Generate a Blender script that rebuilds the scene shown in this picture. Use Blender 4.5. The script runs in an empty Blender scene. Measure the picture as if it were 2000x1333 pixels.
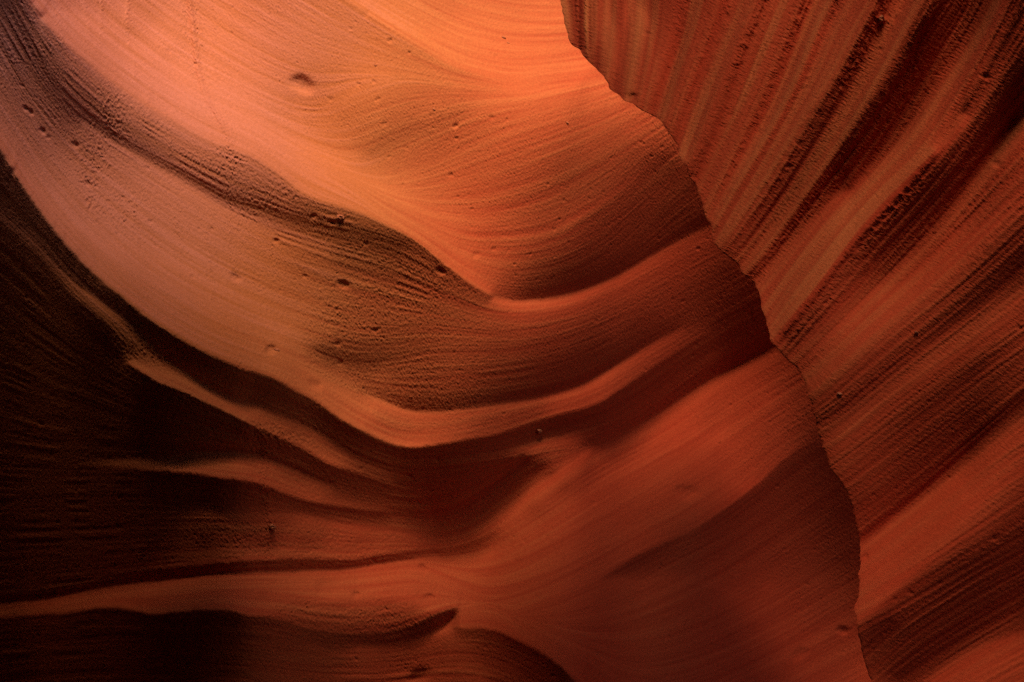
import bpy, math
import numpy as np

# ----------------------------------------------------------------------------
# camera, sky, sun, exposure
# ----------------------------------------------------------------------------
scene = bpy.context.scene
EYE = np.array((0.0, 0.0, 1.6))
PITCH = math.radians(8.0)
LENS = 50.0
cam_data = bpy.data.cameras.new('camera')
cam_data.lens = LENS
cam_data.sensor_width = 36.0
cam_data.clip_start = 0.05
cam_data.clip_end = 500.0
cam = bpy.data.objects.new('camera', cam_data)
scene.collection.objects.link(cam)
cam.location = EYE
cam.rotation_euler = (math.pi / 2 + PITCH, 0, 0)
scene.camera = cam

SUN_ELEV = math.radians(55.0)
SUN_AZIM = math.radians(178.0)      # compass angle from +Y towards +X
to_sun = np.array((math.sin(SUN_AZIM) * math.cos(SUN_ELEV),
                   math.cos(SUN_AZIM) * math.cos(SUN_ELEV), math.sin(SUN_ELEV)))
world = bpy.data.worlds.new('World')
scene.world = world
world.use_nodes = True
wn = world.node_tree
wn.nodes.clear()
sky = wn.nodes.new('ShaderNodeTexSky')
sky.sky_type = 'NISHITA'
sky.sun_disc = False
sky.sun_elevation = SUN_ELEV
sky.sun_rotation = SUN_AZIM
bgn = wn.nodes.new('ShaderNodeBackground')
bgn.inputs['Strength'].default_value = 0.08
wout = wn.nodes.new('ShaderNodeOutputWorld')
wn.links.new(sky.outputs[0], bgn.inputs[0])
wn.links.new(bgn.outputs[0], wout.inputs[0])

sun_data = bpy.data.lights.new('sun', 'SUN')
sun_data.energy = 5.0
sun_data.angle = math.radians(33.0)
sun_data.color = (1.0, 0.84, 0.64)
sun = bpy.data.objects.new('sun', sun_data)
scene.collection.objects.link(sun)
sun.location = (0, 0, 12)
sun.rotation_euler = (math.pi / 2 - SUN_ELEV, 0, math.pi - SUN_AZIM)

vs = scene.view_settings
vs.view_transform = 'Standard'
vs.look = 'None'
vs.gamma = 1.0
vs.use_curve_mapping = False
vs.exposure = 0.42
scene.cycles.use_denoising = False
scene.cycles.max_bounces = 6
scene.cycles.diffuse_bounces = 1
REF_L = [-1.6, -1.098, -0.139, 0.209, 0.187, 0.524, -0.452, -0.304, 0.572, -0.201]
REF_R = [-4.781, -3.418, -1.485, -0.894, 14.429, 8.295, 0.916, -22.762, -4.481, 10.818]
GAMMA_L, THETA, LEAN_L, CUT_L = 0.95, math.radians(62.0), 0.15, 4200.0
GAMMA_R, LEAN_R, CUT_R = 1.2, 0.1, 1300.0
RIM_Y, RIM_TILT, RIM_Z = 3.45, -0.08, 4.9
SHADE_SWELL_AMT = 0.5
RIM_BAY, RIM_RISE = 5.3, 4.2

ROCK_STOPS = [(0.0, (0.44, 0.029, 0.0085)), (0.25, (0.45, 0.058, 0.018)), (0.5, (0.46, 0.122, 0.036)), (0.75, (0.46, 0.142, 0.092)), (1.0, (0.46, 0.205, 0.210))]  # rock colours, with bounce-light red and sky-light pink mixed in
# ----------------------------------------------------------------------------
# survey of the two walls: crest and hollow lines in plan units of the walls
# (x to the right, y down).  Each entry is (x, y, tone above, tone below): how
# strongly the rock turns towards the light on either side of the line.
# ----------------------------------------------------------------------------
LEFT_LINES = dict(
 crest_one=[(59,0,218,122),(80,32,222,132),(115,72,226,142),(150,102,230,160),(180,125,234,170),(212,152,235,178),
  (275,197,226,190),(325,228,218,186),(400,270,214,180),(450,290,210,172),(500,310,205,160),(550,345,200,148),
  (600,382,198,136),(700,414,195,122),(760,441,192,108),(810,468,192,104),(850,500,186,112),(900,540,180,120),(960,580,170,130)],
 crest_two=[(0,290,176,52),(30,340,178,46),(60,385,180,48),(100,440,180,52),(150,500,174,66),(200,548,166,72),(240,580,172,52),
  (280,615,184,42),(330,648,190,42),(370,672,192,40),(420,697,190,42),(470,718,186,48),(500,728,182,42),(540,742,178,38),
  (580,765,172,38),(620,785,165,36),(660,815,158,36),(700,838,152,34),(740,858,148,34),(780,872,142,36),(820,874,138,36),
  (870,867,132,40),(920,859,126,44),(970,850,126,60),(1010,838,130,72),(1060,822,138,80),(1090,812,144,80),(1140,800,140,76),
  (1180,784,134,74),(1230,750,130,78),(1280,716,124,82),(1330,684,118,88),(1380,652,104,84)],
 bowl_rim=[(705,766,114,140),(740,780,98,152),(770,792,88,156),(800,802,82,158),(850,804,92,156),(900,800,100,152),(950,793,96,150),
  (1000,785,84,152),(1060,774,86,150),(1120,757,84,148),(1160,738,82,146),(1200,715,82,142),(1240,690,84,138),(1280,666,90,134),(1330,640,98,122)],
 panel_rim=[(960,580,150,165),(1000,587,124,168),(1050,585,98,168),(1100,576,86,164),(1150,561,72,156),(1200,541,72,148),(1240,519,78,142),
  (1290,490,74,132),(1340,462,56,116),(1388,440,38,104)],
 low_panel_rim=[(1160,871,84,122),(1220,846,78,130),(1290,806,84,142),(1350,766,82,146),(1400,736,74,144),(1450,711,48,136),(1500,683,30,122),(1520,672,30,110)],
 panel_foot=[(1000,1200,176,176),(1060,1175,146,136),(1120,1150,140,114),(1180,1121,134,98),(1240,1086,136,94),(1300,1056,142,108),(1350,1035,142,116),
  (1420,991,138,102),(1480,946,124,98),(1540,891,110,84),(1590,861,86,74)],
 ledge_foot=[(0,1208,67,18),(60,1203,73,18),(130,1198,81,18),(180,1190,87,18),(220,1187,90,19),(270,1195,95,20),(300,1200,97,20),
  (350,1195,102,22),(420,1191,109,22),(450,1192,115,26),(480,1201,116,30),(520,1204,107,38),(560,1212,92,42),(610,1228,76,46),
  (650,1235,76,40),(700,1238,76,38),(750,1235,76,38),(800,1222,76,40),(850,1200,99,42),(885,1186,134,56)],
 ledge_top=[(0,1180,18,74),(60,1175,18,80),(100,1170,18,88),(150,1160,20,94),(200,1150,22,98),(260,1140,28,104),(300,1136,34,110),(360,1130,38,116),
  (420,1123,38,124),(470,1119,38,130),(520,1116,38,132),(600,1114,38,132),(680,1110,36,132),(730,1102,44,134),(780,1096,66,136),(850,1089,104,138)],
 seam=[(100,1138,24,17),(200,1129,30,17),(300,1115,50,18),(400,1103,74,18),(480,1096,98,24),(520,1094,98,26),(600,1093,94,26),(680,1095,98,27),
  (720,1091,98,30),(760,1084,98,50),(820,1076,98,70),(880,1069,98,80),(930,1055,104,88),(970,1035,112,100)],
 rib_foot=[(150,915,30,24),(220,916,68,22),(300,919,89,20),(380,926,98,22),(430,934,111,24),(480,940,119,28),(520,950,118,28),(560,966,113,28),
  (600,979,107,30),(650,989,100,36),(700,996,93,46),(750,1000,84,52)],
 rib_top=[(170,894,26,27),(250,893,24,59),(330,889,22,80),(400,883,22,92),(450,884,24,104),(500,890,30,114),(540,904,34,114),(600,930,36,105),(650,948,38,101)],
 strand_foot=[(250,713,104,22),(280,730,112,22),(312,748,120,22),(362,768,124,22),(425,797,130,24),(470,820,124,26),(500,836,112,28),(560,862,112,28),
  (600,882,116,30),(640,906,116,30),(700,926,98,32),(760,946,80,36)],
 strand_top=[(0,405,38,60),(37,440,34,74),(75,472,36,69),(137,538,46,84),(175,570,46,95),(217,603,40,96),(250,628,40,91),(300,676,60,97),(340,712,66,102),
  (400,752,56,115),(450,778,50,123),(500,790,62,129),(540,806,54,121),(580,822,40,117),(620,842,36,114),(660,868,36,106),(700,892,36,93),(740,908,38,76)],
 strand_under=[(0,434,60,22),(37,469,63,20),(75,502,60,20),(137,572,72,22),(175,606,72,24),(217,646,69,26),(240,680,69,24)],
 alcove_rim=[(675,0,240,208),(720,30,240,206),(770,62,240,206),(820,92,238,204),(865,118,236,206),(900,134,234,208),(940,146,230,212),(990,158,226,218)],
 wedge_top=[(880,906,56,28),(940,900,72,22),(970,897,82,20),(1000,893,92,20),(1027,889,100,40)],
 wedge_foot=[(850,1006,26,52),(900,991,24,60),(950,956,22,66),(990,926,22,72),(1027,898,40,78)],
 spur_foot=[(890,1222,154,88),(960,1228,164,74),(1000,1243,162,58),(1040,1264,154,50),(1080,1288,144,50),(1115,1318,140,56),(1140,1345,142,64)],
 blade_foot=[(600,1254,40,56),(650,1262,38,62),(700,1260,38,86),(750,1260,38,82),(800,1250,38,76),(850,1230,40,96),(890,1206,56,124)],
)
# single-tone strokes: (x, y, tone)
LEFT_STROKES = [
 [(420,215,222),(500,256,216),(560,296,214),(630,336,220),(700,381,224),(745,419,224),(800,455,222)],
 [(32,25,86),(62,82,84),(95,150,86),(140,200,92),(180,235,98),(220,265,104),(275,296,108),(337,330,108),(400,366,104),(450,391,100),(500,402,98),(560,421,92),(640,441,84),(720,457,80),(790,478,88)],
 [(165,240,150),(220,278,152),(260,302,152),(325,343,162),(390,381,166),(440,412,166),(500,444,154),(560,470,142),(640,497,124)],
 [(0,262,174),(50,348,176),(100,420,178),(150,478,174),(200,528,166),(260,578,178),(320,622,186),(380,655,190),(440,682,190),(520,708,186),(600,744,180),(660,780,170),(720,815,162),(780,842,154),(850,842,152),(930,828,146)],
 [(615,679,92),(660,697,84),(700,702,80),(730,703,82),(775,693,88),(825,678,98)],
 [(830,1110,150),(880,1140,164),(930,1168,182),(980,1190,190),(1020,1225,170),(1060,1262,150),(1110,1296,138),(1150,1328,140)],
 [(300,1000,46),(400,1002,72),(480,1005,84),(560,1005,94),(620,1015,104),(700,1030,110),(780,1040,110),(850,1058,100)],
 [(1160,873,136),(1100,920,132),(1040,965,128),(980,1010,120),(930,1046,112)],
 [(1000,884,112),(1050,866,134),(1110,852,132),(1160,838,118)],
 [(1000,892,116),(1060,881,120),(1110,877,124),(1160,870,124)],
 [(1010,856,80),(1060,838,78),(1120,818,74),(1180,800,72),(1240,766,74)],
 [(1290,770,92),(1340,730,94),(1400,690,92)],
 [(640,205,182),(690,180,196),(760,150,204),(700,142,206)],
 [(900,140,206),(1000,162,228),(1060,150,226),(1130,142,218)],
 [(1130,560,84),(1180,522,88),(1240,470,92),(1300,400,84)],
 [(1150,545,72),(1080,562,92)],
 [(720,300,152),(790,262,158),(870,235,166),(900,222,172)],
 [(780,330,178),(850,300,168),(900,270,168),(980,235,186)],
 [(950,470,160),(1050,462,150),(1130,430,138),(1230,370,120),(1300,310,92)],
 [(990,1166,134),(940,1180,136),(900,1192,110)],
 [(1100,445,158),(1180,395,142),(1240,345,126)],
 [(200,560,84),(150,515,60),(100,465,44)],
]
LEFT_SPOTS = [
 (40,150,112),(90,225,118),(20,240,146),(60,300,148),(0,180,128),(0,230,152),(110,250,112),(150,290,130),
 (200,330,160),(250,400,164),(300,400,164),(300,500,168),(380,560,164),(420,450,170),(450,500,164),(530,520,150),(600,520,124),(600,570,134),
 (700,560,122),(800,600,118),(700,640,130),(900,650,124),(1000,650,134),(560,640,158),(640,650,148),(850,560,112),(920,600,128),
 (100,340,158),(150,400,162),(200,470,166),(660,725,146),(780,765,100),(740,735,128),(850,750,104),(900,720,114),(1050,700,114),(1050,740,94),(950,745,100),
 (1250,800,82),(1300,742,88),(1400,682,84),(1450,645,60),(1480,668,34),
 (1300,870,140),(1400,850,144),(1350,950,148),(1500,780,138),(1560,735,100),(1585,800,92),(1520,850,124),(1280,1000,144),(1150,950,128),(1100,955,106),(1250,1030,140),(1200,920,134),
 (1300,1150,98),(1250,1140,94),(1400,1100,112),(1500,1150,114),(1600,1250,110),(1650,1000,66),(1650,1090,70),(1600,1000,74),(1400,1250,108),(1200,1280,118),(1300,1210,112),
 (1150,1230,122),(1100,1290,132),(1160,1325,138),(1500,1050,102),(1660,1200,100),(1690,1310,110),(1560,1060,98),(1600,1140,108),(1540,920,68),(1620,900,52),
 (1020,1275,62),(1000,1305,80),(900,1260,96),(900,1300,92),(940,1325,98),(800,1300,74),(700,1295,78),(620,1300,50),(850,1260,78),
 (800,1195,80),(750,1185,92),(850,1170,120),(700,1180,112),(620,1180,116),(550,1160,132),(650,1150,134),(750,1140,132),(820,1130,142),
 (100,1270,16),(300,1280,16),(450,1260,18),(520,1300,28),(550,1250,22),(50,1320,12),(250,1230,18),
 (100,1080,20),(300,1060,26),(400,1060,34),(520,1060,48),(600,1060,60),(700,1062,80),(780,1062,94),(850,1040,84),(840,1022,90),
 (300,855,26),(400,862,22),(480,880,26),(700,945,40),(560,890,32),(780,965,52),(800,930,30),(850,955,24),(820,1000,46),
 (350,850,34),(450,852,70),(400,838,66),(560,846,112),
 (100,750,14),(200,850,18),(50,600,15),(100,620,18),(50,1000,13),(100,680,15),(200,760,18),(320,800,24),(420,830,44),(30,520,20),(60,850,15),(120,960,18),
 (850,890,42),(920,880,52),(980,872,78),(1025,858,84),(900,872,46),
 (1050,910,62),(1080,925,78),(1000,950,68),(960,985,72),(1050,1000,104),(1000,1050,108),(950,1085,114),(1000,1105,120),(900,1095,132),(1060,1090,116),(1100,1050,124),(1000,1150,152),(1060,1130,140),(1150,1080,132),
 (800,20,240),(900,50,236),(950,100,230),(1000,60,222),(1050,20,224),(1050,85,216),(1085,30,220),(1100,120,214),(1000,130,228),(870,90,236),(740,5,242),
 (700,60,206),(800,112,200),(600,40,208),(550,20,206),(500,60,212),(450,30,214),(300,30,200),(250,60,196),(340,100,194),(430,120,204),(520,110,198),
 (480,200,214),(380,180,226),(300,150,232),(230,118,228),(170,60,216),(110,20,214),(560,135,184),(590,168,140),(630,165,172),(800,142,208),(900,172,208),
 (1180,170,204),(950,200,204),(1050,200,204),(850,200,194),(750,195,184),(680,232,164),(720,252,162),(640,262,176),(700,280,164),(650,305,198),(700,312,186),
 (900,245,182),(800,285,174),(1000,262,192),(1100,222,194),(1200,205,188),(1235,255,168),(1150,282,174),(1000,332,166),(900,332,172),(800,352,190),(780,402,196),(900,422,178),
 (850,480,196),(900,502,186),(1000,402,156),(1100,332,152),(1200,332,140),(1250,302,130),(1280,262,136),(1310,330,84),(1350,355,58),(1280,385,106),(1375,425,60),(1330,440,76),
 (1000,485,150),(1050,452,146),(1100,482,130),(1200,422,118),(1200,485,110),(1280,450,96),(1000,542,128),(1080,545,104),(950,540,160),
 (1050,612,154),(1150,602,144),(1250,562,134),(1350,522,114),(1380,482,104),(1420,532,66),(1475,592,50),(1380,572,86),(1300,602,122),(1410,622,66),(1200,652,128),(1100,682,124),(1350,625,102),
]
RIGHT_STROKES = [
 [(1100,-60,140),(1112,20,148),(1120,80,128)],
 [(1131,-60,60),(1131,30,58),(1131,94,50)],
 [(1142,-60,142),(1142,60,140),(1143,108,128)],
 [(1168,-60,122),(1165,60,120),(1163,130,116)],
 [(1196,-60,160),(1190,70,164),(1182,150,150)],
 [(1214,-60,132),(1206,80,128),(1194,168,118)],
 [(1245,-60,164),(1236,60,170),(1220,170,160)],
 [(1280,-60,158),(1268,60,160),(1242,200,146)],
 [(1315,-60,138),(1298,60,140),(1262,210,128)],
 [(1350,-60,106),(1326,70,104),(1278,215,100)],
 [(1382,-60,158),(1366,0,162),(1348,60,166),(1320,130,164),(1300,200,160),(1291,228,158)],
 [(1398,-60,136),(1370,40,134),(1340,130,138),(1312,210,138),(1300,246,130)],
 [(1440,-60,112),(1410,30,108),(1370,130,112),(1335,220,112),(1318,275,108)],
 [(1485,-60,146),(1462,10,148),(1430,90,150),(1390,190,150),(1350,290,150),(1338,318,150)],
 [(1518,-60,92),(1490,0,86),(1460,70,84),(1410,200,78),(1370,300,80),(1352,345,84)],
 [(1560,-60,130),(1535,0,128),(1500,80,124),(1450,200,124),(1400,320,120),(1368,390,118)],
 [(1600,-60,98),(1577,0,92),(1545,80,88),(1500,190,92),(1440,310,104),(1382,425,112)],
 [(1645,-60,148),(1618,0,154),(1590,60,158),(1560,135,158),(1510,235,150),(1450,330,140),(1392,430,126)],
 [(1652,-60,106),(1630,0,110),(1600,60,112),(1560,160,104),(1500,280,116),(1430,400,116),(1396,462,112)],
 [(1715,-60,130),(1690,0,134),(1655,60,138),(1610,150,138),(1560,230,134),(1490,350,132),(1430,440,124),(1402,484,112)],
 [(1760,-60,86),(1730,0,84),(1690,80,84),(1640,170,82),(1580,270,82),(1520,370,80),(1450,470,82),(1420,500,84)],
 [(1820,-60,116),(1790,0,116),(1760,60,112),(1710,150,112),(1650,250,112),(1590,340,110),(1520,440,108),(1450,530,106)],
 [(1890,-60,50),(1850,5,46),(1800,70,46),(1760,150,50),(1700,240,54),(1640,320,60),(1570,415,70),(1500,510,82),(1465,545,86)],
 [(1925,-60,70),(1885,20,66),(1830,110,66),(1770,210,70),(1720,290,78),(1660,370,84)],
 [(1980,-60,110),(1940,30,110),(1890,120,112),(1840,200,114),(1780,290,132),(1700,370,150),(1620,460,156),(1555,545,168),(1505,630,162)],
 [(1880,225,118),(1830,290,136),(1760,350,150),(1680,430,158),(1600,540,166),(1540,610,160),(1505,652,146)],
 [(2030,-60,82),(1990,20,88),(1930,130,90),(1870,230,82),(1800,330,76),(1720,420,72),(1650,500,72),(1590,580,74),(1530,660,86)],
 [(2060,-20,90),(2000,60,92),(1950,140,92),(1900,220,88),(1840,300,80)],
 [(2060,120,44),(2000,180,42),(1950,250,40),(1900,320,46),(1840,390,56),(1760,480,72),(1680,570,84),(1600,650,92)],
 [(2060,190,104),(2000,240,108),(1950,300,100),(1880,390,88),(1800,480,92),(1720,560,104),(1640,640,108),(1560,715,104)],
 [(2060,330,92),(1990,390,96),(1900,470,104),(1800,560,112),(1700,640,116),(1620,720,122),(1578,760,116)],
 [(2060,440,64),(1990,510,62),(1900,590,74),(1800,670,88),(1700,750,84),(1640,800,88),(1590,830,96)],
 [(2060,520,92),(1990,580,96),(1900,650,98),(1800,720,104),(1720,780,100),(1650,840,110),(1606,868,106)],
 [(2060,610,88),(1990,660,92),(1900,720,80),(1800,800,82),(1720,860,88),(1650,910,100)],
 [(2060,690,90),(1990,740,88),(1900,810,76),(1800,890,78),(1720,950,84),(1665,985,84)],
 [(2060,730,76),(1990,790,76),(1900,866,78),(1800,956,78),(1730,1016,80),(1684,1052,82)],
 [(2060,780,100),(1990,830,104),(1900,905,109),(1800,985,113),(1740,1030,115),(1690,1070,113)],
 [(2060,870,100),(1990,910,104),(1900,975,109),(1800,1045,115),(1730,1095,113),(1685,1125,109)],
 [(2060,930,86),(1990,975,92),(1900,1035,98),(1800,1100,98),(1730,1140,104),(1680,1170,112)],
 [(2060,985,72),(1990,1030,70),(1900,1085,74),(1800,1145,76),(1730,1185,78),(1676,1212,80)],
 [(2060,1060,58),(1990,1100,58),(1930,1130,60),(1850,1180,64),(1770,1235,60),(1710,1290,58),(1690,1310,56)],
 [(2060,1130,60),(1990,1170,64),(1900,1220,60),(1820,1270,52),(1750,1320,46)],
 [(2060,1210,86),(1990,1250,86),(1920,1290,88),(1840,1340,76)],
 [(2060,1310,100),(1990,1340,100),(1950,1360,98)],
 [(1700,1225,58),(1740,1210,56),(1690,1255,50)],
]
SILHOUETTE = [(1062,-140),(1080,-64),(1092,0),(1100,30),(1107,60),(1112,75),(1118,88),(1124,93),(1131,95),(1133,98),(1140,108),(1150,121),(1160,130),(1170,140),
 (1178,148),(1180,154),(1188,163),(1193,175),(1198,180),(1206,184),(1215,193),(1222,199),(1232,201),(1238,204),(1243,210),(1254,216),(1264,220),
 (1274,225),(1283,231),(1290,238),(1295,245),(1303,256),(1312,268),(1320,280),(1325,297),(1331,312),(1335,320),(1340,333),(1350,350),(1362,370),
 (1368,388),(1374,405),(1380,425),(1388,437),(1390,445),(1391,462),(1394,474),(1402,484),(1412,495),(1420,500),(1430,506),(1440,518),(1450,535),
 (1462,543),(1475,556),(1480,565),(1484,585),(1490,605),(1496,630),(1500,645),(1503,660),(1510,672),(1525,690),(1540,705),(1556,717),(1563,730),
 (1572,750),(1578,775),(1585,790),(1592,825),(1598,845),(1605,865),(1612,885),(1620,910),(1630,925),(1645,945),(1655,960),(1662,985),(1668,1005),
 (1672,1025),(1676,1045),(1680,1060),(1680,1095),(1678,1110),(1677,1140),(1678,1165),(1668,1195),(1672,1205),(1676,1230),(1680,1255),(1681,1265),
 (1685,1285),(1690,1300),(1700,1325),(1720,1397)]

# rock hue with light painted in: 0 bounce-light red, 0.5 orange, 1 sky-light pink (x, y, value)
LEFT_LIGHT_HUES = [(0,100,.95),(50,300,1),(300,150,.9),(380,215,.85),(440,270,.75),(220,130,.8),(500,330,.6),(200,330,.8),(300,450,.7),(200,450,.82),(400,560,.72),(105,410,1),(300,600,.95),(500,705,.8),(415,450,.65),(600,560,.5),(815,20,.48),(900,80,.46),(600,100,.6),(500,200,.72),(340,70,.5),(430,60,.55),
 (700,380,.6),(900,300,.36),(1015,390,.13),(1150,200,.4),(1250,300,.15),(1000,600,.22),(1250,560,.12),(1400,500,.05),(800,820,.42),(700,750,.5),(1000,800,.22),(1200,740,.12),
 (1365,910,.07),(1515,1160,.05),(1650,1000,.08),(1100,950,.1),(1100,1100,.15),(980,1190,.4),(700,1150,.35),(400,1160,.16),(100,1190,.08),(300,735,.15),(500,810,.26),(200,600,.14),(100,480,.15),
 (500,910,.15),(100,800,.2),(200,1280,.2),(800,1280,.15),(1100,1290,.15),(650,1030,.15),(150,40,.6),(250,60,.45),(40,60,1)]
RIGHT_LIGHT_HUES = [(1110,40,.25),(1240,100,.5),(1370,100,.25),(1300,200,.3),(1450,100,.2),(1600,100,.2),(1680,60,.22),(1550,560,.42),(1600,470,.32),(1800,300,.1),(1980,60,.1),(1800,500,.12),
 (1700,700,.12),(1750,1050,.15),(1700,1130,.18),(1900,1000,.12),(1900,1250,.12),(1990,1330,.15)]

def run_on(pts, d, test):
    """let a line that leaves the surveyed part run on in its own direction"""
    if not test(pts[0]): return pts
    a, b = pts[0], pts[min(2, len(pts) - 1)]
    l = ((a[0] - b[0]) ** 2 + (a[1] - b[1]) ** 2) ** 0.5
    return [(a[0] + d * (a[0] - b[0]) / l, a[1] + d * (a[1] - b[1]) / l) + tuple(a[2:])] + pts
left_end = lambda q: q[0] <= 110 or q[1] <= 25
LEFT_RUN = {k: run_on(v, 420, left_end) for k, v in LEFT_LINES.items()}
LEFT_RUN_STROKES = [run_on(v, 420, left_end) for v in LEFT_STROKES]
RIGHT_RUN = [run_on(v, 520, lambda q: q[0] >= 2025 or q[1] <= -20) for v in RIGHT_STROKES]
# ----------------------------------------------------------------------------
# numeric helpers
# ----------------------------------------------------------------------------
rng = np.random.default_rng(7)

def densify(pts, step=2.0):
    """polyline -> points every ~step units, Catmull-Rom on all columns"""
    p = np.array(pts, float)
    q = np.vstack([2 * p[0] - p[1], p, 2 * p[-1] - p[-2]])
    out = []
    for i in range(1, len(q) - 2):
        n = max(2, int(np.hypot(*(q[i + 1, :2] - q[i, :2])) / step))
        t = (np.arange(n) / n)[:, None]
        a, b, c, d = q[i - 1], q[i], q[i + 1], q[i + 2]
        xy = 0.5 * (2 * b + (c - a) * t + (2 * a - 5 * b + 4 * c - d) * t ** 2 + (3 * b - a - 3 * c + d) * t ** 3)
        lin = b + (c - b) * t
        xy[:, 2:] = lin[:, 2:]
        out.append(xy)
    out.append(p[-1:])
    return np.vstack(out)

def tangents(p):
    t = np.gradient(p[:, :2], axis=0)
    return t / (np.linalg.norm(t, axis=1)[:, None] + 1e-9)

class Field:
    """scattered values spread smoothly over a regular grid (relaxed membrane)"""
    def __init__(s, x0, y0, nx, ny, cell, ch=1):
        s.x0, s.y0, s.nx, s.ny, s.cell = x0, y0, nx, ny, cell
        s.v = np.zeros((ny, nx, ch)); s.w = np.zeros((ny, nx))
    def put(s, x, y, val, w):
        i = np.round((x - s.x0) / s.cell).astype(int); j = np.round((y - s.y0) / s.cell).astype(int)
        ok = (i >= 0) & (j >= 0) & (i < s.nx) & (j < s.ny)
        val = np.asarray(val, float).reshape(len(x), -1)
        np.add.at(s.v, (j[ok], i[ok]), val[ok] * w)
        np.add.at(s.w, (j[ok], i[ok]), w)
    def solve(s, iters=80):
        lv = [(s.v, s.w)]
        while min(lv[-1][1].shape) > 12:
            v, w = lv[-1]
            py, px = w.shape[0] % 2, w.shape[1] % 2
            v = np.pad(v, ((0, py), (0, px), (0, 0))); w = np.pad(w, ((0, py), (0, px)))
            lv.append((v[0::2, 0::2] + v[1::2, 0::2] + v[0::2, 1::2] + v[1::2, 1::2],
                       w[0::2, 0::2] + w[1::2, 0::2] + w[0::2, 1::2] + w[1::2, 1::2]))
        u = None
        for v, w in reversed(lv):
            if u is None:
                u = np.zeros_like(v) + v.sum((0, 1)) / max(w.sum(), 1e-9)
            else:
                u = np.repeat(np.repeat(u, 2, 0), 2, 1)[:v.shape[0], :v.shape[1]]
            W = w[..., None]
            for _ in range(iters):
                p = np.pad(u, ((1, 1), (1, 1), (0, 0)), mode='edge')
                u = (p[:-2, 1:-1] + p[2:, 1:-1] + p[1:-1, :-2] + p[1:-1, 2:] + v) / (4 + W)
        return u

def gauss_blur(a, s):
    if s <= 0: return a
    n = int(3 * s) + 1
    k = np.exp(-0.5 * (np.arange(-n, n + 1) / s) ** 2); k /= k.sum()
    p = np.pad(a, ((n, n), (n, n)), mode='edge')
    p = sum(k[i] * p[i:i + a.shape[0]] for i in range(2 * n + 1))
    return sum(k[i] * p[:, i:i + a.shape[1]] for i in range(2 * n + 1))

def sample(a, fx, fy):
    """bilinear lookup of a[row, col] at float col fx, row fy (clamped)"""
    fx = np.clip(fx, 0, a.shape[1] - 1.001); fy = np.clip(fy, 0, a.shape[0] - 1.001)
    i = fx.astype(int); j = fy.astype(int); u = fx - i; v = fy - j
    if a.ndim == 3: u = u[..., None]; v = v[..., None]
    return (a[j, i] * (1 - u) + a[j, i + 1] * u) * (1 - v) + (a[j + 1, i] * (1 - u) + a[j + 1, i + 1] * u) * v

def band_noise(shape, wl, seed, spread=0.45):
    """isotropic noise with most power near the wavelength wl (cells), unit std"""
    r = np.random.default_rng(seed)
    f = np.fft.rfft2(r.standard_normal(shape))
    ky = np.fft.fftfreq(shape[0])[:, None]; kx = np.fft.rfftfreq(shape[1])[None]
    k = np.sqrt(kx * kx + ky * ky) + 1e-9
    a = np.fft.irfft2(f * np.exp(-0.5 * (np.log(k * wl) / spread) ** 2), s=shape)
    return a / a.std()

def streaks(noise, dx, dy, length, step=1.0):
    """smear noise along a direction field: bedding lines"""
    H, W = noise.shape
    X, Y = np.meshgrid(np.arange(W, dtype=float), np.arange(H, dtype=float))
    acc = noise.copy(); n = 1.0
    for sgn in (1, -1):
        x, y = X.copy(), Y.copy()
        for k in range(int(length / step)):
            ix = np.clip(x, 0, W - 1).astype(int); iy = np.clip(y, 0, H - 1).astype(int)
            x += sgn * step * dx[iy, ix]; y += sgn * step * dy[iy, ix]
            w = 0.5 + 0.5 * math.cos(math.pi * k * step / length)
            acc += w * noise[np.clip(y + .5, 0, H - 1).astype(int), np.clip(x + .5, 0, W - 1).astype(int)]
            n += w
    acc -= acc.mean()
    return acc / acc.std()

# ----------------------------------------------------------------------------
# survey grids
# ----------------------------------------------------------------------------
FPX = 2000 * LENS / 36.0            # plan units per unit of tangent
def to_lin(t): return np.power(np.clip(t, 1, 255) / 255.0, 2.2)

def spread_tones(x0, y0, nx, ny, lines, strokes, spots, off):
    F = Field(x0, y0, nx, ny, 4.0)
    D = Field(x0, y0, nx, ny, 4.0, 2)
    def orient(p):
        t = tangents(p)
        D.put(p[:, 0], p[:, 1], np.stack([t[:, 0] ** 2 - t[:, 1] ** 2, 2 * t[:, 0] * t[:, 1]], 1), 1.0)
    for pts in lines.values():
        p = densify(pts); t = tangents(p)
        up = np.stack([t[:, 1], -t[:, 0]], 1)
        for o in (off, off + 3):
            F.put(p[:, 0] + o * up[:, 0], p[:, 1] + o * up[:, 1], p[:, 2], 30.0)
            F.put(p[:, 0] - o * up[:, 0], p[:, 1] - o * up[:, 1], p[:, 3], 30.0)
        orient(p)
    for pts in strokes:
        p = densify(pts); F.put(p[:, 0], p[:, 1], p[:, 2], 4.0); orient(p)
    for x, y, v in spots:
        a = np.linspace(0, 2 * math.pi, 12, endpoint=False)
        for r in (0, 6, 12):
            F.put(x + r * np.cos(a), y + r * np.sin(a), np.full(12, v), 0.05)
    return F.solve()[..., 0], D

def spread_light_hues(x0, y0, nx, ny, spots):
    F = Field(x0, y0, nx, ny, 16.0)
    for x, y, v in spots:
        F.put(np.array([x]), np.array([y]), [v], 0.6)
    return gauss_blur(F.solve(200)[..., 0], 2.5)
# ----------------------------------------------------------------------------
# relief of the walls
# ----------------------------------------------------------------------------
CP, SP = math.cos(PITCH), math.sin(PITCH)
def place(x, y, eta):
    """plan position + log distance -> world point"""
    t = np.exp(-eta)
    a = (x - 1000.0) / FPX; b = (666.5 - y) / FPX
    return np.stack([EYE[0] + t * a, EYE[1] + t * (CP - b * SP), EYE[2] + t * (SP + b * CP)], -1)

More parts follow.
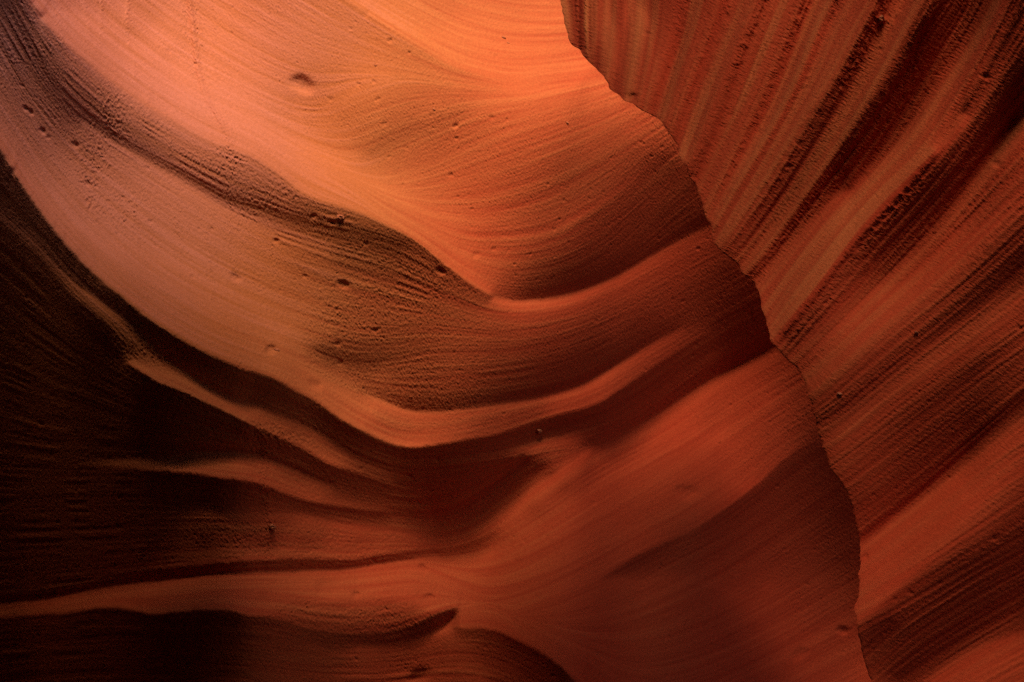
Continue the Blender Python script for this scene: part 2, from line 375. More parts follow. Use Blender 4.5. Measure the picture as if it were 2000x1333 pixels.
def poly3(u, v):
    return np.stack([u ** i * v ** j for i in range(4) for j in range(4 - i)], -1)

def carve(tone, x0, y0, ref_coef, gamma, theta, lean, cut, lam=0.03, amb=0.25, pivot=400.0, tilt=0.6, crisp=0.35, gain=0.0, nudge=()):
    """tone (how far the rock faces the sky light) -> log-depth relief, by
    turning tone into slope and integrating the slope down the wall"""
    L = np.log(to_lin(tone))
    L = L + crisp * (L - gauss_blur(L, 5))
    ny_, nx_ = L.shape
    X, Y = np.meshgrid(x0 + 4.0 * np.arange(nx_), y0 + 4.0 * np.arange(ny_))
    ref = poly3(np.clip(X, -64, 2064) / 1000 - 1, np.clip(Y, -64, 1397) / 666.5 - 1) @ np.array(ref_coef)
    for bx, by, brx, bry, ba in nudge:                      # places that lie deeper in or further out of the light
        L = L + ba * np.exp(-((X - bx) / brx) ** 2 - ((Y - by) / bry) ** 2)
    c = math.cos(theta)
    I = np.clip(c * ((1 + amb) * np.exp((gamma + gain * np.clip((X - 800) / 500, 0, 1)) * (L - ref)) - amb), -0.3, 0.97)
    pad = 120
    g = np.tan(theta - np.arccos(I)) / FPX * 4.0          # per cell
    inner = (X[0] >= -64) & (X[0] <= 2064); rows = Y[:, 0] >= -64
    g -= g[rows][:, inner].mean()
    gm = tilt * gauss_blur(np.repeat(g[rows].mean(0)[None], 3, 0), 10)[1]      # overall tilt of each column
    g = np.pad(g - gm, pad, mode='edge')
    d = np.array((-lean, 1.0)) / math.hypot(lean, 1.0)
    ky = 2 * math.pi * np.fft.fftfreq(g.shape[0])[:, None]; kx = 2 * math.pi * np.fft.rfftfreq(g.shape[1])[None]
    kd = kx * d[0] + ky * d[1]; kp = kx * d[1] - ky * d[0]
    mu = (2 * math.pi / (cut / 4.0)) ** 2
    G = np.fft.rfft2(g)
    e = np.fft.irfft2(-1j * kd * G / (kd ** 2 + lam * kp ** 2 + mu), s=g.shape)
    return e[pad:-pad, pad:-pad] + gm[None] * (np.arange(ny_)[:, None] - (pivot - 64 - y0) / 4.0)

def stamp_pits(h, spots, x0, y0, cell):
    for x, y, r, dep, ang in spots:
        cx, cy = (x - x0) / cell, (y - y0) / cell; rr = r / cell
        n = int(3 * rr) + 2
        i0, i1 = max(0, int(cx) - n), min(h.shape[1], int(cx) + n + 1); j0, j1 = max(0, int(cy) - n), min(h.shape[0], int(cy) + n + 1)
        if i1 <= i0 or j1 <= j0: continue
        X, Y = np.meshgrid(np.arange(i0, i1) - cx, np.arange(j0, j1) - cy)
        u = X * math.cos(ang) + Y * math.sin(ang); v = -X * math.sin(ang) + Y * math.cos(ang)
        q2 = (u / (1.5 * rr)) ** 2 + (v / rr) ** 2 + 0.25 * np.sin(1.7 * u / rr + x) * np.cos(1.3 * v / rr + y)
        h[j0:j1, i0:i1] -= dep * np.exp(-np.clip(q2, 0, 9) ** 1.6)

def outside(n, first, grow):
    s = first * grow ** np.arange(n)
    return np.cumsum(s)

# ---- left wall -------------------------------------------------------------
LX0, LY0, LX1, LY1 = -364, -124, 1776, 1397
lnx, lny = (LX1 - LX0) // 4, (LY1 - LY0) // 4
L_TONE, L_DIR = spread_tones(LX0, LY0, lnx, lny, LEFT_RUN, LEFT_RUN_STROKES, LEFT_SPOTS, 3.5)
L_TONE = gauss_blur(L_TONE, 0.45)
l_eta4 = carve(L_TONE, LX0, LY0, REF_L, GAMMA_L, THETA, LEAN_L, CUT_L, gain=0.2, nudge=[(1150, 1230, 300, 130, 0.55), (20, 640, 120, 260, -0.5), (680, 920, 240, 90, -0.3), (100, 60, 160, 120, 0.2), (280, 90, 260, 130, 0.15), (430, 340, 240, 70, 0.15), (700, 440, 160, 50, 0.3), (150, 420, 160, 140, 0.12), (800, 835, 170, 45, -0.45), (1000, 808, 160, 40, -0.4), (600, 745, 110, 40, -0.25), (1350, 880, 250, 120, 0.05), (1160, 1240, 130, 90, 0.35), (1150, 470, 160, 90, 0.2), (1010, 400, 150, 130, -0.2), (340, 905, 210, 26, 0.3), (150, 590, 120, 60, 0.5), (300, 730, 90, 30, 0.3), (650, 1250, 260, 60, -0.5)])
l_dir4 = L_DIR.solve()
l_ang4 = 0.5 * np.arctan2(l_dir4[..., 1], l_dir4[..., 0])

C2 = 2.0
LN, LM = (LX1 - LX0) // 2, (LY1 - LY0) // 2
lx = LX0 + C2 * np.arange(LN); ly = LY0 + C2 * np.arange(LM)
GX, GY = np.meshgrid(lx, ly)
up = lambda a, x0, y0, X, Y: sample(a, (X - x0) / 4.0, (Y - y0) / 4.0)
eta = gauss_blur(up(l_eta4, LX0, LY0, GX, GY), 0.9)
ldir = up(l_dir4, LX0, LY0, GX, GY)
lang = 0.5 * np.arctan2(ldir[..., 1], ldir[..., 0])
ldx, ldy = np.cos(lang), np.sin(lang)
ltone = up(L_TONE, LX0, LY0, GX, GY)

shape = GX.shape
bed_fine = streaks(band_noise(shape, 3.2, 11), ldx, ldy, 34, 1.5)
bed_mid = streaks(band_noise(shape, 8.0, 12), ldx, ldy, 70, 2.5)
bed_step = np.tanh(2.2 * streaks(band_noise(shape, 7.0, 19), ldx, ldy, 110, 3.0))
bed_wide = streaks(band_noise(shape, 22.0, 13), ldx, ldy, 120, 5.0)
bed_line = streaks(band_noise(shape, 4.5, 18), ldx, ldy, 150, 3.0)
patch = band_noise(shape, 110, 14)
patch2 = band_noise(shape, 70, 34)
grain = band_noise(shape, 2.6, 15)
bumps = band_noise(shape, 6.0, 16)
worm = np.exp(-(band_noise(shape, 9.0, 17) / 0.55) ** 2) - 0.5

def sm(a, lo, hi):
    t = np.clip((a - lo) / (hi - lo), 0, 1); return t * t * (3 - 2 * t)
def blob(X, Y, x, y, rx, ry):
    return np.exp(-((X - x) / rx) ** 2 - ((Y - y) / ry) ** 2)
# crusted patches and drip trails
crust = np.zeros(shape)
for x, y, rx, ry, a in [(185,330,32,120,1.0),(215,240,34,60,.9),(240,420,40,60,.6),(470,310,60,50,.7),(520,380,80,50,.7),(690,520,160,80,.25),(700,600,200,90,.45),
                        (270,650,26,30,1.0),(300,690,75,48,1.0),(400,765,90,36,.8),(560,845,90,40,1.0),(330,905,150,26,.6),(640,790,110,22,.5),(450,715,90,14,.6),(510,900,40,90,.7),(500,1060,90,60,.7),(620,1080,140,50,.5),(760,760,150,60,.3),
                        (560,1180,90,40,.8),(760,1200,110,40,.7),(600,930,120,40,.5),(850,560,120,60,.3),(640,1100,160,14,.5)]:
    crust = np.maximum(crust, a * blob(GX, GY, x, y, rx, ry))
crust *= (0.75 + 0.35 * sm(patch, -1, 1)) * (0.45 + 0.55 * sm(band_noise(shape, 16, 35), -0.4, 1.0))
trail = np.zeros(shape)
for x, y0, y1, w, a in [(112,0,90,14,.8),(128,0,60,4,.6),(168,0,70,4,.8),(196,0,76,4,.9),(247,0,95,5,1.),(262,95,160,3,.5),(290,180,230,5,.6),(330,230,300,6,.8),
                        (345,420,600,5,.7),(360,540,610,4,.5),(405,440,580,5,.8),(262,400,480,6,.6),(450,460,640,5,.6),(443,340,470,4,.5),(415,0,150,5,.7),(438,110,160,3,.6),(510,830,1100,10,.8),(270,1080,1200,10,.7),(205,1100,1190,8,.5)]:
    wob = 3 * np.sin(GY / 23.0 + x) + 0.06 * (GY - y0)
    trail = np.maximum(trail, a * np.exp(-((GX - x - wob) / w) ** 2) * sm(GY, y0 - 15, y0 + 5) * sm(-GY, -y1 - 15, -y1 + 5))
dt = densify([(365,-40,0),(375,40,0),(383,110,0),(390,150,0),(405,195,0),(430,235,0),(450,280,0)])
tx = np.interp(GY, dt[:, 1], dt[:, 0])
drip = np.exp(-((GX - tx) / 5.0) ** 2) * sm(-GY, -300, -240)
trail = np.maximum(trail, 0.8 * np.exp(-((GX - tx) / 26.0) ** 2) * sm(-GY, -320, -250))
rough = np.clip(0.36 + 0.3 * sm(patch, -0.5, 1.5) + 0.9 * crust + 0.6 * trail, 0, 1.4)

h = 0.0 * GX                                      # relief in plan units
h += 0.16 * bed_fine * (0.35 + 0.65 * sm(ltone, 15, 90)) * (0.6 + 0.4 * sm(-patch, -1, 1)) * (1 - 0.5 * np.clip(crust, 0, 1))
h += 0.14 * sm(patch2, -1.5, 0.8) * bed_mid * (0.5 + 0.5 * sm(patch, -1, 1))
# crisp little ledges between the beds, stronger under the upper crest
c1 = np.interp(GX, [q[0] for q in LEFT_LINES['crest_one']], [q[1] for q in LEFT_LINES['crest_one']])
band = sm(GY - c1, 0, 30) * sm(c1 + 190 - GY, 0, 80) * sm(900 - GX, 0, 150)
c2a = np.interp(GX, [q[0] for q in LEFT_LINES['crest_two']], [q[1] for q in LEFT_LINES['crest_two']])
band = np.maximum(band, 0.7 * sm(c2a - GY, 0, 15) * sm(GY - c2a + 110, 0, 60) * sm(800 - GX, 0, 150) * sm(GX, 150, 300))
h += (0.18 - 0.08 * sm(ltone, 160, 200) + 0.5 * band) * sm(patch2, -1.2, 0.9) * bed_step * (0.5 + 0.5 * sm(patch, -0.8, 0.8))
h += 0.12 * bed_wide
rib = np.tanh(2.0 * streaks(band_noise(shape, 13.0, 20), ldx, ldy, 160, 4.0))
c2 = np.interp(GX, [q[0] for q in LEFT_LINES['crest_two']], [q[1] for q in LEFT_LINES['crest_two']])
h += 0.55 * rib * sm(patch2, -0.6, 1.4) * sm(GY - c2, 10, 60) * sm(1050 - GX, 0, 300)
h -= 1.1 * sm(bed_line, 1.5, 3.0)
h += 0.42 * grain * rough
h += 0.6 * bumps * (0.15 + crust)
h += 3.2 * worm * np.clip(crust + 0.7 * trail - 0.15, 0, 1)
grit = band_noise(shape, 4.2, 65); grit2 = band_noise(shape, 5.5, 66)
h += (0.6 * sm(grit, 1.5, 2.8) - 1.0 * sm(grit2, 1.7, 3.0)) * (0.35 + 0.65 * sm(band_noise(shape, 60, 67), -0.8, 1.0)) * (0.5 + 0.5 * sm(1250 - GX, 0, 400))
h += 5.0 * drip + 1.2 * trail
pr = np.random.default_rng(5)
pits = [(590,165,15,8,0.3),(890,247,4,3,-0.4),(880,343,4,2,0),(671,556,7,5,.3),(1340,962,13,7,.1),(50,212,4,4,.9),(60,219,4,4,.9),(83,256,5,4,.8),(147,283,5,4,.6),
        (172,359,4,4,.5),(613,422,4,3,0),(665,432,6,3,0),(650,435,4,3,.2),(860,530,6,5,.3),(930,498,5,2,-.5),(540,470,4,4,.3),(660,672,4,3,0),(733,645,4,3,0),(460,542,7,5,.6),
        (530,683,8,7,-.4),(615,752,9,7,.5),(640,1150,16,6,.1),(695,1162,6,6,.2),(826,1110,6,6,.6),(838,1168,7,6,-.2),(820,1322,14,7,-.3),(1646,1232,8,5,0),(1562,1278,10,5,-.4),
        (730,160,3,2,.2),(700,165,3,2,.2)]
for k in range(720):
    x, y = pr.uniform(-340, 1700), pr.uniform(-110, 1360)
    r = pr.choice([1.8, 2.2, 2.8, 3.6], p=[.5, .3, .15, .05])
    pits.append((x, y, r, r * pr.uniform(.35, .8), pr.uniform(-.5, .8)))
stamp_pits(h, pits, LX0, LY0, C2)
eta = eta + h / FPX

# continue the sheet beyond the surveyed part
ex = outside(14, 10, 1.45); ey = outside(14, 10, 1.40)
XX = np.concatenate([lx[0] - ex[::-1], lx, lx[-1] + ex]); YY = np.concatenate([ly[0] - ey[::-1], ly, ly[-1] + ey])
PX, PY = np.meshgrid(XX, YY)
E = np.pad(eta, 14, mode='edge')
A = np.pad(0.4 * bed_mid + 0.5 * bed_wide + 0.4 * bed_fine + 0.5 * bed_step * sm(patch2, -1.2, 0.9) - 1.0 * sm(bed_line, 1.5, 3.0), 14, mode='edge')
B = np.pad(np.clip(crust + trail, 0, 1), 14, mode='edge')
L_HUE = sample(spread_light_hues(LX0, LY0, (LX1 - LX0) // 16 + 1, (LY1 - LY0) // 16 + 1, LEFT_LIGHT_HUES), (PX - LX0) / 16, (PY - LY0) / 16)
L_BASE = -math.log(5.0) - 0.00013 * np.clip(PX, -1200, 2400) - 0.00007 * (666 - PY).clip(-900, 700) - 0.00014 * (-40 - PY).clip(0, 3000)
# unseen swell past the left end, added to block sun from the undercut
SHADE_SWELL = SHADE_SWELL_AMT * sm(-PX, 90, 760) * sm(PY, 250, 700)
LP = place(PX, PY, E + L_BASE + SHADE_SWELL)

# ---- right wall ------------------------------------------------------------
RX0 = 1060
rnx = (2404 - RX0) // 4
R_TONE, R_DIR = spread_tones(RX0, LY0, rnx, lny, {}, RIGHT_RUN, [], 5.0)
R_TONE = gauss_blur(R_TONE, 0.7)
r_eta4 = carve(R_TONE, RX0, LY0, REF_R, GAMMA_R, THETA, LEAN_R, CUT_R, nudge=[(1570, 540, 130, 110, 0.9), (1690, 390, 90, 70, 0.4), (1230, 90, 90, 130, 0.35), (1960, 120, 120, 160, -0.3)])
r_dir4 = R_DIR.solve()
sil = np.array(SILHOUETTE, float)
ry = LY0 + C2 * np.arange(LM)
rxs = np.interp(ry, sil[:, 1], sil[:, 0])
chip = 1.6 * band_noise((len(ry), 64), 22, 36)[:, 5] + 0.6 * band_noise((len(ry), 64), 7, 37)[:, 9]
rxs = rxs + 0.7 * chip
wcol = np.concatenate([np.arange(0, 60, 2.0), np.arange(60, 1300, 2.2)])
RW, RY = np.meshgrid(wcol, ry)
rsm = gauss_blur(np.repeat(rxs[:, None], 3, 1), 22)[:, 1]
RXg = RW + rsm[:, None] + (rxs - rsm)[:, None] * np.exp(-(RW / 45.0) ** 2)
# regular grid for the bedding noise
gx = RX0 + 2.0 * np.arange(672)
QX, QY = np.meshgrid(gx, ry)
qdir = up(r_dir4, RX0, LY0, QX, QY)
qang = 0.5 * np.arctan2(qdir[..., 1], qdir[..., 0])
qdx, qdy = np.cos(qang), np.sin(qang)
qt = up(R_TONE, RX0, LY0, QX, QY)
qs = QX.shape
r_fine = streaks(band_noise(qs, 3.0, 21), qdx, qdy, 50, 1.5)
r_mid = streaks(band_noise(qs, 7.0, 22), qdx, qdy, 90, 2.5)
r_patch = streaks(band_noise(qs, 40, 23), qdx, qdy, 60, 4.0)
r_grain = band_noise(qs, 2.6, 24)
r_worm = np.exp(-(streaks(band_noise(qs, 11.0, 25), qdx, qdy, 7, 1.0) / 0.6) ** 2) - 0.5
r_worm2 = np.exp(-(band_noise(qs, 6.0, 26) / 0.5) ** 2) - 0.5
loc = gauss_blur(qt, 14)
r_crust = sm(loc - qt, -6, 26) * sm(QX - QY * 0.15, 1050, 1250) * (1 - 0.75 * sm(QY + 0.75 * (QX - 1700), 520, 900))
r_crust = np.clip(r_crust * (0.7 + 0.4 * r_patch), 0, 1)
r_line = streaks(band_noise(qs, 4.5, 28), qdx, qdy, 150, 3.0)
r_step = np.tanh(2.5 * streaks(band_noise(qs, 8.0, 29), qdx, qdy, 170, 3.5)); r_step2 = np.tanh(2.2 * streaks(band_noise(qs, 18.0, 30), qdx, qdy, 200, 5.0))
low_r = 1 - 0.72 * sm(QY + 0.55 * (QX - 1650), 520, 820)
rh = (0.55 * r_step + 1.2 * r_step2) * low_r - 1.2 * sm(r_line, 1.4, 3.0) + 0.22 * r_fine + 0.50 * r_mid * (0.6 + 0.4 * sm(r_patch, -1, 1)) + 0.5 * r_patch * 0.5
rh += 0.36 * r_grain * (0.45 + r_crust)
rh += (2.4 * r_worm + 0.7 * r_worm2) * r_crust
rh -= 7.0 * np.exp(-((QX - 1131.5) / 2.6) ** 2) * sm(112 - QY, 0, 30)
rp = [(1262,66,4,4,0),(1232,192,8,9,-.6),(1722,38,7,-4,.2),(1690,1090,6,5,-1.2),(1945,1052,5,2.5,0),(1778,1158,4,2,.3),(1748,1172,4,2,-.3),(1945,320,6,3,0),(1990,640,4,2,0),(1925,150,6,3,.2),(1540,325,4,3,0)]
for k in range(260):
    x, y = pr.uniform(1150, 2050), pr.uniform(-40, 1360)
    r = pr.choice([1.6, 2.0, 2.6]); rp.append((x, y, r, r * pr.uniform(.3, .7), pr.uniform(-1.1, -.3)))
stamp_pits(rh, rp, RX0, LY0, C2)
up2 = lambda a: sample(a, (RXg - RX0) / 2.0, (RY - LY0) / 2.0)
reta = gauss_blur(up(r_eta4, RX0, LY0, RXg, RY), 1.0) + up2(rh) / FPX
rbed = up2(0.4 * r_mid + 0.4 * r_fine + 0.3 * r_patch + (0.6 * r_step + 0.8 * r_step2) * low_r - 0.5 * r_crust + (qt - loc) / 22.0); rcr = up2(0.07 * np.clip((qt - loc) / 14.0, -0.6, 1.2) + 0.03 * r_step2)  # strips in the light also painted paler and pinker, partly their own bed colour
# rounded free edge
rr = 6.0
edge = np.where(RW < rr, rr * (1 - np.sqrt(np.clip(1 - (1 - RW / rr) ** 2, 0, 1))), 0.0)
reta = reta - 0.25 * edge / FPX
# back of the edge (turned away), columns running behind
bk = np.array([3, 10, 26, 60, 110, 180, 280.0])[::-1]
back_x = rxs[:, None] + 0.55 * bk[None]
back_e = reta[:, :1] - 1.9 * bk[None] / FPX
ex = outside(12, 12, 1.5)
RXX = np.hstack([back_x, RXg, RXg[:, -1:] + ex[None]])
REE = np.hstack([back_e, reta, np.repeat(reta[:, -1:], 12, 1)])
RBB = np.hstack([np.repeat(rbed[:, :1], len(bk), 1), rbed, np.repeat(rbed[:, -1:], 12, 1)])
RCC = np.hstack([np.repeat(rcr[:, :1], len(bk), 1), rcr, np.repeat(rcr[:, -1:], 12, 1)])
RFX = np.hstack([np.repeat(RXg[:, :1], len(bk), 1), RXg, RXg[:, -1:] + ex[None]])      # where the base plane is read
ey = outside(12, 10, 1.45)
eu = np.minimum(ey * 0.5, 16 + 0.05 * ey)                   # the wall rolls over to its top soon above
RYY = np.concatenate([ry[0] - eu[::-1], ry, ry[-1] + ey])
lean_top = np.concatenate([np.where(ey > 30, 0.75 * (ey - 30), 0)[::-1], np.zeros(len(ry)), 0.3 * ey])
padr = lambda a: np.pad(a, ((12, 12), (0, 0)), mode='edge')
RXX = padr(RXX) + lean_top[:, None]; REE = padr(REE); RBB = padr(RBB); RCC = padr(RCC); RFX = padr(RFX)
R_HUE = sample(spread_light_hues(RX0, LY0, (2404 - RX0) // 16 + 1, (LY1 - LY0) // 16 + 1, RIGHT_LIGHT_HUES), (RFX - RX0) / 16, (np.repeat(RYY[:, None], RFX.shape[1], 1) - LY0) / 16)
R_BASE = -math.log(3.33) + 0.00012 * (np.clip(RFX, 1000, 5500) - 1100) - (0.00027 - 0.00018 * np.clip((RFX - 1100) / 900, 0, 1)) * (666 - RYY[:, None]).clip(-700, 900)
RP = place(RXX, np.repeat(RYY[:, None], RXX.shape[1], 1), REE + R_BASE)
# ----------------------------------------------------------------------------
# materials
# ----------------------------------------------------------------------------
def sandstone(name, stops, bump=0.12):
    m = bpy.data.materials.new(name); m.use_nodes = True
    nt = m.node_tree; nt.nodes.clear(); N = nt.nodes.new; K = nt.links.new
    def math_(op, a, b, c=None):
        n = N('ShaderNodeMath'); n.operation = op
        for i, v in enumerate((a, b, c)):
            if v is None: continue
            if isinstance(v, (int, float)): n.inputs[i].default_value = v
            else: K(v, n.inputs[i])
        return n.outputs[0]
    out = N('ShaderNodeOutputMaterial'); b = N('ShaderNodeBsdfPrincipled')
    b.inputs['Roughness'].default_value = 0.92; b.inputs['Specular IOR Level'].default_value = 0.12
    K(b.outputs[0], out.inputs[0])
    tc = N('ShaderNodeTexCoord')
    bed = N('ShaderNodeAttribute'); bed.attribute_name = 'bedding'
    hue = N('ShaderNodeAttribute'); hue.attribute_name = 'bed_light_hue'
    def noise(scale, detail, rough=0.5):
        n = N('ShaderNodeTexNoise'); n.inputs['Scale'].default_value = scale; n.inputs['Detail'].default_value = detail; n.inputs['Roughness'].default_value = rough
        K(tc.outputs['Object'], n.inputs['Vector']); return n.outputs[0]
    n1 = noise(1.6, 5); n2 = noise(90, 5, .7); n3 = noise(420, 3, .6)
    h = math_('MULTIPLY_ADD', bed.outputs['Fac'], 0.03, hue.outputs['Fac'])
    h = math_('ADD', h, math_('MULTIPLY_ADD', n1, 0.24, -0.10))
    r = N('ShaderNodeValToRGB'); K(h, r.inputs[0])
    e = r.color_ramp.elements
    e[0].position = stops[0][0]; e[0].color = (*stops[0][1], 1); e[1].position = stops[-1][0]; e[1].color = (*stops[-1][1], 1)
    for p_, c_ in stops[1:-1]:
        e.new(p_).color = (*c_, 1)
    v = math_('ADD', math_('MULTIPLY_ADD', n2, 0.50, 0.75), math_('MULTIPLY_ADD', n3, 0.50, -0.25))
    v = math_('ADD', v, math_('MULTIPLY', bed.outputs['Fac'], 0.06))
    hs = N('ShaderNodeHueSaturation'); K(r.outputs[0], hs.inputs['Color']); K(v, hs.inputs['Value'])
    K(hs.outputs[0], b.inputs['Base Color'])
    bp = N('ShaderNodeBump'); bp.inputs['Strength'].default_value = bump; bp.inputs['Distance'].default_value = 0.004
    K(math_('MULTIPLY_ADD', noise(300, 3, .6), 0.5, noise(125, 3, .6)), bp.inputs['Height']); K(bp.outputs[0], b.inputs['Normal'])
    return m
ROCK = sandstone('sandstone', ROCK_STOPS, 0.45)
SAND = sandstone('dark_sand', [(0.0, (0.09, 0.030, 0.016)), (0.5, (0.11, 0.040, 0.020)), (1.0, (0.14, 0.055, 0.030))], 0.3)  # unseen floor darkened to cut light bounced up into the undercut

# ----------------------------------------------------------------------------
# meshes
# ----------------------------------------------------------------------------
def link(o, parent=None):
    scene.collection.objects.link(o)
    if parent is not None: o.parent = parent
    return o
def tag(o, label=None, category=None, kind=None, group=None):
    if label: o['label'] = label
    if category: o['category'] = category
    if kind: o['kind'] = kind
    if group: o['group'] = group
    return o
def normals_of(P, flip=False):
    du = np.gradient(P, axis=1); dv = np.gradient(P, axis=0)
    n = np.cross(dv, du)
    n /= np.linalg.norm(n, axis=-1)[..., None] + 1e-12
    return -n if flip else n
def sheet(name, P, Nrm, mask, attrs, mat, parent=None):
    """grid points (rows, cols, 3); mask picks the faces of this piece"""
    H, W = P.shape[:2]
    idx = np.arange(H * W).reshape(H, W)
    q = np.stack([idx[:-1, :-1], idx[1:, :-1], idx[1:, 1:], idx[:-1, 1:]], -1)[mask].reshape(-1, 4)
    used, inv = np.unique(q, return_inverse=True)
    q = inv.reshape(-1, 4).astype(np.int32)
    v = P.reshape(-1, 3)[used]; nr = Nrm.reshape(-1, 3)[used]
    org = np.array(parent.location) if parent is not None else np.zeros(3)
    me = bpy.data.meshes.new(name)
    me.vertices.add(len(v)); me.vertices.foreach_set('co', (v - org).astype(np.float32).ravel())
    me.loops.add(q.size); me.loops.foreach_set('vertex_index', q.ravel())
    me.polygons.add(len(q)); me.polygons.foreach_set('loop_start', np.arange(0, q.size, 4, dtype=np.int32))
    me.polygons.foreach_set('loop_total', np.full(len(q), 4, np.int32))
    me.polygons.foreach_set('use_smooth', np.ones(len(q), bool))
    for an, a in attrs.items():
        at = me.attributes.new(an, 'FLOAT', 'POINT'); at.data.foreach_set('value', a.ravel()[used].astype(np.float32))
    me.materials.append(mat)
    me.update(); me.validate()
    me.normals_split_custom_set_from_vertices(nr.astype(np.float32))
    return link(bpy.data.objects.new(name, me), parent)

def empty(name, loc):
    e = bpy.data.objects.new(name, None); e.location = loc; e.empty_display_size = 0.3
    return link(e)

# left wall, in the folds that the eye can tell apart
def line_y(pts, X):
    p = np.array([q[:2] for q in pts], float); return np.interp(X, p[:, 0], p[:, 1])
FXc = 0.25 * (PX[:-1, :-1] + PX[1:, :-1] + PX[:-1, 1:] + PX[1:, 1:]); FYc = 0.25 * (PY[:-1, :-1] + PY[1:, :-1] + PY[:-1, 1:] + PY[1:, 1:])
LL = LEFT_LINES
b_alc = line_y([(-4000, -9000), (660, -200)] + LL['alcove_rim'] + [(1100, 160), (4000, 160)], FXc)
b1 = line_y([(-4000, -9000), (40, -120)] + LL['crest_one'] + LL['panel_rim'][1:] + [(2400, 0)], FXc)
b2 = line_y([(-4000, -2500), (-60, 190)] + LL['crest_two'] + [(1500, 580), (2400, 100)], FXc)
b3 = line_y([(-4000, 1190)] + LL['ledge_top'] + [(900, 1065), (980, 1010), (1040, 965), (1100, 920)] + LL['low_panel_rim'] + [(2400, 200)], FXc)
b4 = line_y([(-4000, 1215)] + LL['ledge_foot'] + [(940, 1196)] + LL['panel_foot'] + [(2400, 500)], FXc)
zone = (FYc > b_alc).astype(int); zone[FYc > b1] = 2; zone[FYc > b2] = 3; zone[FYc > b3] = 4; zone[FYc > b4] = 5
wall_l = empty('canyon_wall', (-0.6, 5.2, 0.0))
tag(wall_l, 'orange sandstone canyon wall swept into folds and hollows, left of the dark jagged edge', 'rock wall', 'thing')
LNrm = normals_of(LP)
la = dict(bedding=A, bed_light_hue=L_HUE)
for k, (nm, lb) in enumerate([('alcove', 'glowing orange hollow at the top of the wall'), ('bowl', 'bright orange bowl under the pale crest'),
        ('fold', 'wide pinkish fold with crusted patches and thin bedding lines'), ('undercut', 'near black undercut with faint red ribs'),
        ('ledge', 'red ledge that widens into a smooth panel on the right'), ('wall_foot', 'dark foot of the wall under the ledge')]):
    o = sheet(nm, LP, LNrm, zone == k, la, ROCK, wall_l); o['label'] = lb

# right wall
nb = len(bk)
RNrm = np.concatenate([normals_of(RP[:, :nb]), normals_of(RP[:, nb:])], 1)
rfx = 0.25 * (RFX[:-1, :-1] + RFX[1:, :-1] + RFX[:-1, 1:] + RFX[1:, 1:]); rfy = np.repeat(0.5 * (RYY[1:] + RYY[:-1])[:, None], rfx.shape[1], 1)
def line_x(pts, Y):
    p = np.array(sorted([(q[1], q[0]) for q in pts]), float); return np.interp(Y, p[:, 0], p[:, 1])
rzone = (rfx > line_x(RIGHT_STROKES[1] + [(1131, -2000), (1131, 96), (900, 97), (900, 4000)], rfy)).astype(int)
rzone[rfy > 97] = 1
rzone[rfx > line_x([(2600, -1000)] + RIGHT_STROKES[22] + [(1440, 560), (600, 1400)], rfy)] = 2
rzone[rfx > line_x([(4200, -1000), (2500, 400)] + RIGHT_STROKES[35] + [(1600, 1120), (600, 2000)], rfy)] = 3
wall_r = empty('canyon_wall', (1.6, 3.2, 0.0))
tag(wall_r, 'dark red sandstone wall with slanting ribs and a jagged edge on the right', 'rock wall', 'thing')
ra = dict(bedding=0.8 * RBB, bed_light_hue=R_HUE + RCC)
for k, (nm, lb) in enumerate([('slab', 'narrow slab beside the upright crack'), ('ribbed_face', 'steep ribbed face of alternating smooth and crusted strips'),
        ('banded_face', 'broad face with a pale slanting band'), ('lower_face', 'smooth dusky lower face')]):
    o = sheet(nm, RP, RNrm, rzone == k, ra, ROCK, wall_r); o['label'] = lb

# small stones and flakes caught on the walls
def flake(name, x, y, r, seed, flat, host, left=True):
    if left:
        j = int(np.argmin(abs(YY - y))); i = int(np.argmin(abs(XX - x))); p, n = LP[j, i], LNrm[j, i]
    else:
        j = int(np.argmin(abs(RYY - y))); i = int(np.argmin(abs(RXX[j] - x) + 1e3 * (np.arange(RXX.shape[1]) < nb))); p, n = RP[j, i], RNrm[j, i]
    rad = r * np.linalg.norm(p - EYE) / FPX
    q = np.random.default_rng(seed)
    th = np.linspace(0, math.pi, 6); ph = np.linspace(0, 2 * math.pi, 8, endpoint=False)
    v = [(0, 0, 1)] + [(math.sin(t) * math.cos(a), math.sin(t) * math.sin(a), math.cos(t)) for t in th[1:-1] for a in ph] + [(0, 0, -1)]
    v = np.array(v) * (1 + 0.22 * q.standard_normal((len(v), 1))) * np.array((1.3, 0.8, flat)) * rad
    t1 = np.cross(n, (0.3, 0.2, 1)); t1 /= np.linalg.norm(t1); t2 = np.cross(n, t1)
    w = p + n * rad * 0.35 * flat + v[:, :1] * t1 + v[:, 1:2] * t2 + v[:, 2:] * n - np.array(host.parent.location)
    f = [(0, 1 + k, 1 + (k + 1) % 8) for k in range(8)]
    for rI in range(3):
        a = 1 + 8 * rI; b2 = a + 8
        f += [(a + k, b2 + k, b2 + (k + 1) % 8, a + (k + 1) % 8) for k in range(8)]
    f += [(33, 25 + (k + 1) % 8, 25 + k) for k in range(8)]
    me = bpy.data.meshes.new(name); me.from_pydata([tuple(c) for c in w], [], f); me.update()
    at = me.attributes.new('bed_light_hue', 'FLOAT', 'POINT'); at.data.foreach_set('value', np.full(len(w), 0.55, np.float32))
    me.materials.append(ROCK)
    link(bpy.data.objects.new(name, me), host)
part = {o.name: o for w_ in (wall_l, wall_r) for o in w_.children}
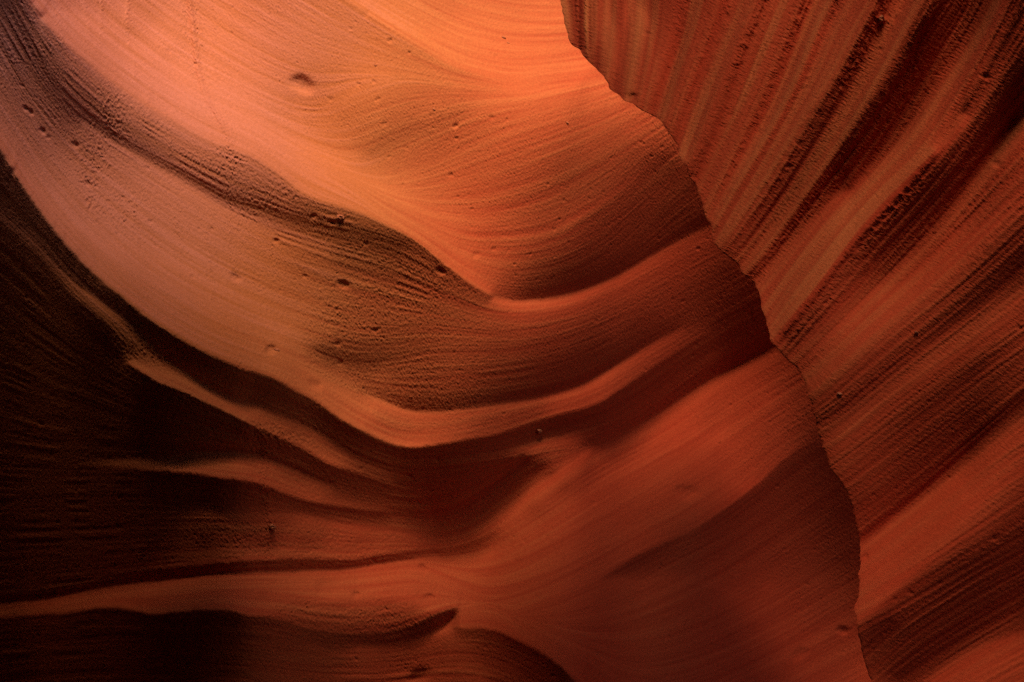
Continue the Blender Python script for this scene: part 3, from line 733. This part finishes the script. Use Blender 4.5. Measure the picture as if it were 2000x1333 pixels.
for k, (x, y, r, fl, hs) in enumerate([(985, 75, 3.5, .5, 'alcove'), (993, 85, 2.2, .5, 'alcove'), (1053, 842, 6, .6, 'undercut'), (530, 1030, 7, .8, 'undercut'), (667, 425, 6, .7, 'fold'),
        (735, 128, 2.4, .5, 'bowl'), (1108, 240, 2.5, .5, 'bowl'), (848, 215, 2.5, .5, 'bowl'), (540, 684, 5, .5, 'fold')]):
    flake('stone_flake', x, y, r, 50 + k, fl, part[hs])
for k, (x, y, r, fl, hs) in enumerate([(1722, 38, 7, .7, 'ribbed_face'), (1640, 770, 4, .6, 'banded_face'), (1790, 650, 3.5, .5, 'banded_face')]):
    flake('stone_flake', x, y, r, 70 + k, fl, part[hs], False)
# ----------------------------------------------------------------------------
# the rest of the canyon, out of the picture: floor, back wall and an overhang shaped to shade
# ----------------------------------------------------------------------------
def rough_sheet(name, P, seed, amp, mat, kind_label=None):
    H, W = P.shape[:2]
    n = normals_of(P)
    d = amp * (band_noise((H, W), 24, seed) + 0.5 * band_noise((H, W), 9, seed + 1))
    P = P + n * d[..., None]
    o = sheet(name, P, normals_of(P), np.ones((H - 1, W - 1), bool), dict(bedding=band_noise((H, W), 5, seed + 2), bed_light_hue=np.full((H, W), 0.3)), mat)
    tag(o, kind='structure')
    return o
gx_, gy_ = np.meshgrid(np.linspace(-14, 14, 120), np.linspace(14, -10, 110))
rough_sheet('canyon_floor', np.stack([gx_, gy_, 0 * gx_], -1), 31, 0.03, SAND)

def rim_lip(x):  # lip of the unseen overhang, shaped to block sun from the lower walls
    t = min(max((x - 0.1) / 1.3, 0.0), 1.0); t = t * t * (3 - 2 * t)
    return RIM_Y + RIM_TILT * x - RIM_BAY * t, RIM_Z + RIM_RISE * t
rx_ = np.linspace(-9, 7, 90)
prof = []
for x in rx_:
    yl, zl = rim_lip(x)
    key = np.array([(yl - 9.0, zl + 2.5), (yl - 3.0, zl + 1.2), (yl - 0.3, zl + 0.35), (yl, zl), (yl - 0.5, zl - 0.45), (yl * 0.5 - 1.0, zl - 0.6 - 0.1 * (zl - RIM_Z)), (min(-2.0, yl - 0.5), zl - 1.0 - 0.3 * (zl - RIM_Z)), (-2.9, 3.2), (-3.1, 1.5), (-3.0, -0.3)])
    s = np.concatenate([[0], np.cumsum(np.hypot(*np.diff(key, axis=0).T))]); u = np.linspace(0, s[-1], 90)
    prof.append(np.stack([np.full(90, x), np.interp(u, s, key[:, 0]), np.interp(u, s, key[:, 1])], -1))
rough_sheet('shade_rim', np.array(prof).transpose(1, 0, 2), 41, 0.08, ROCK)
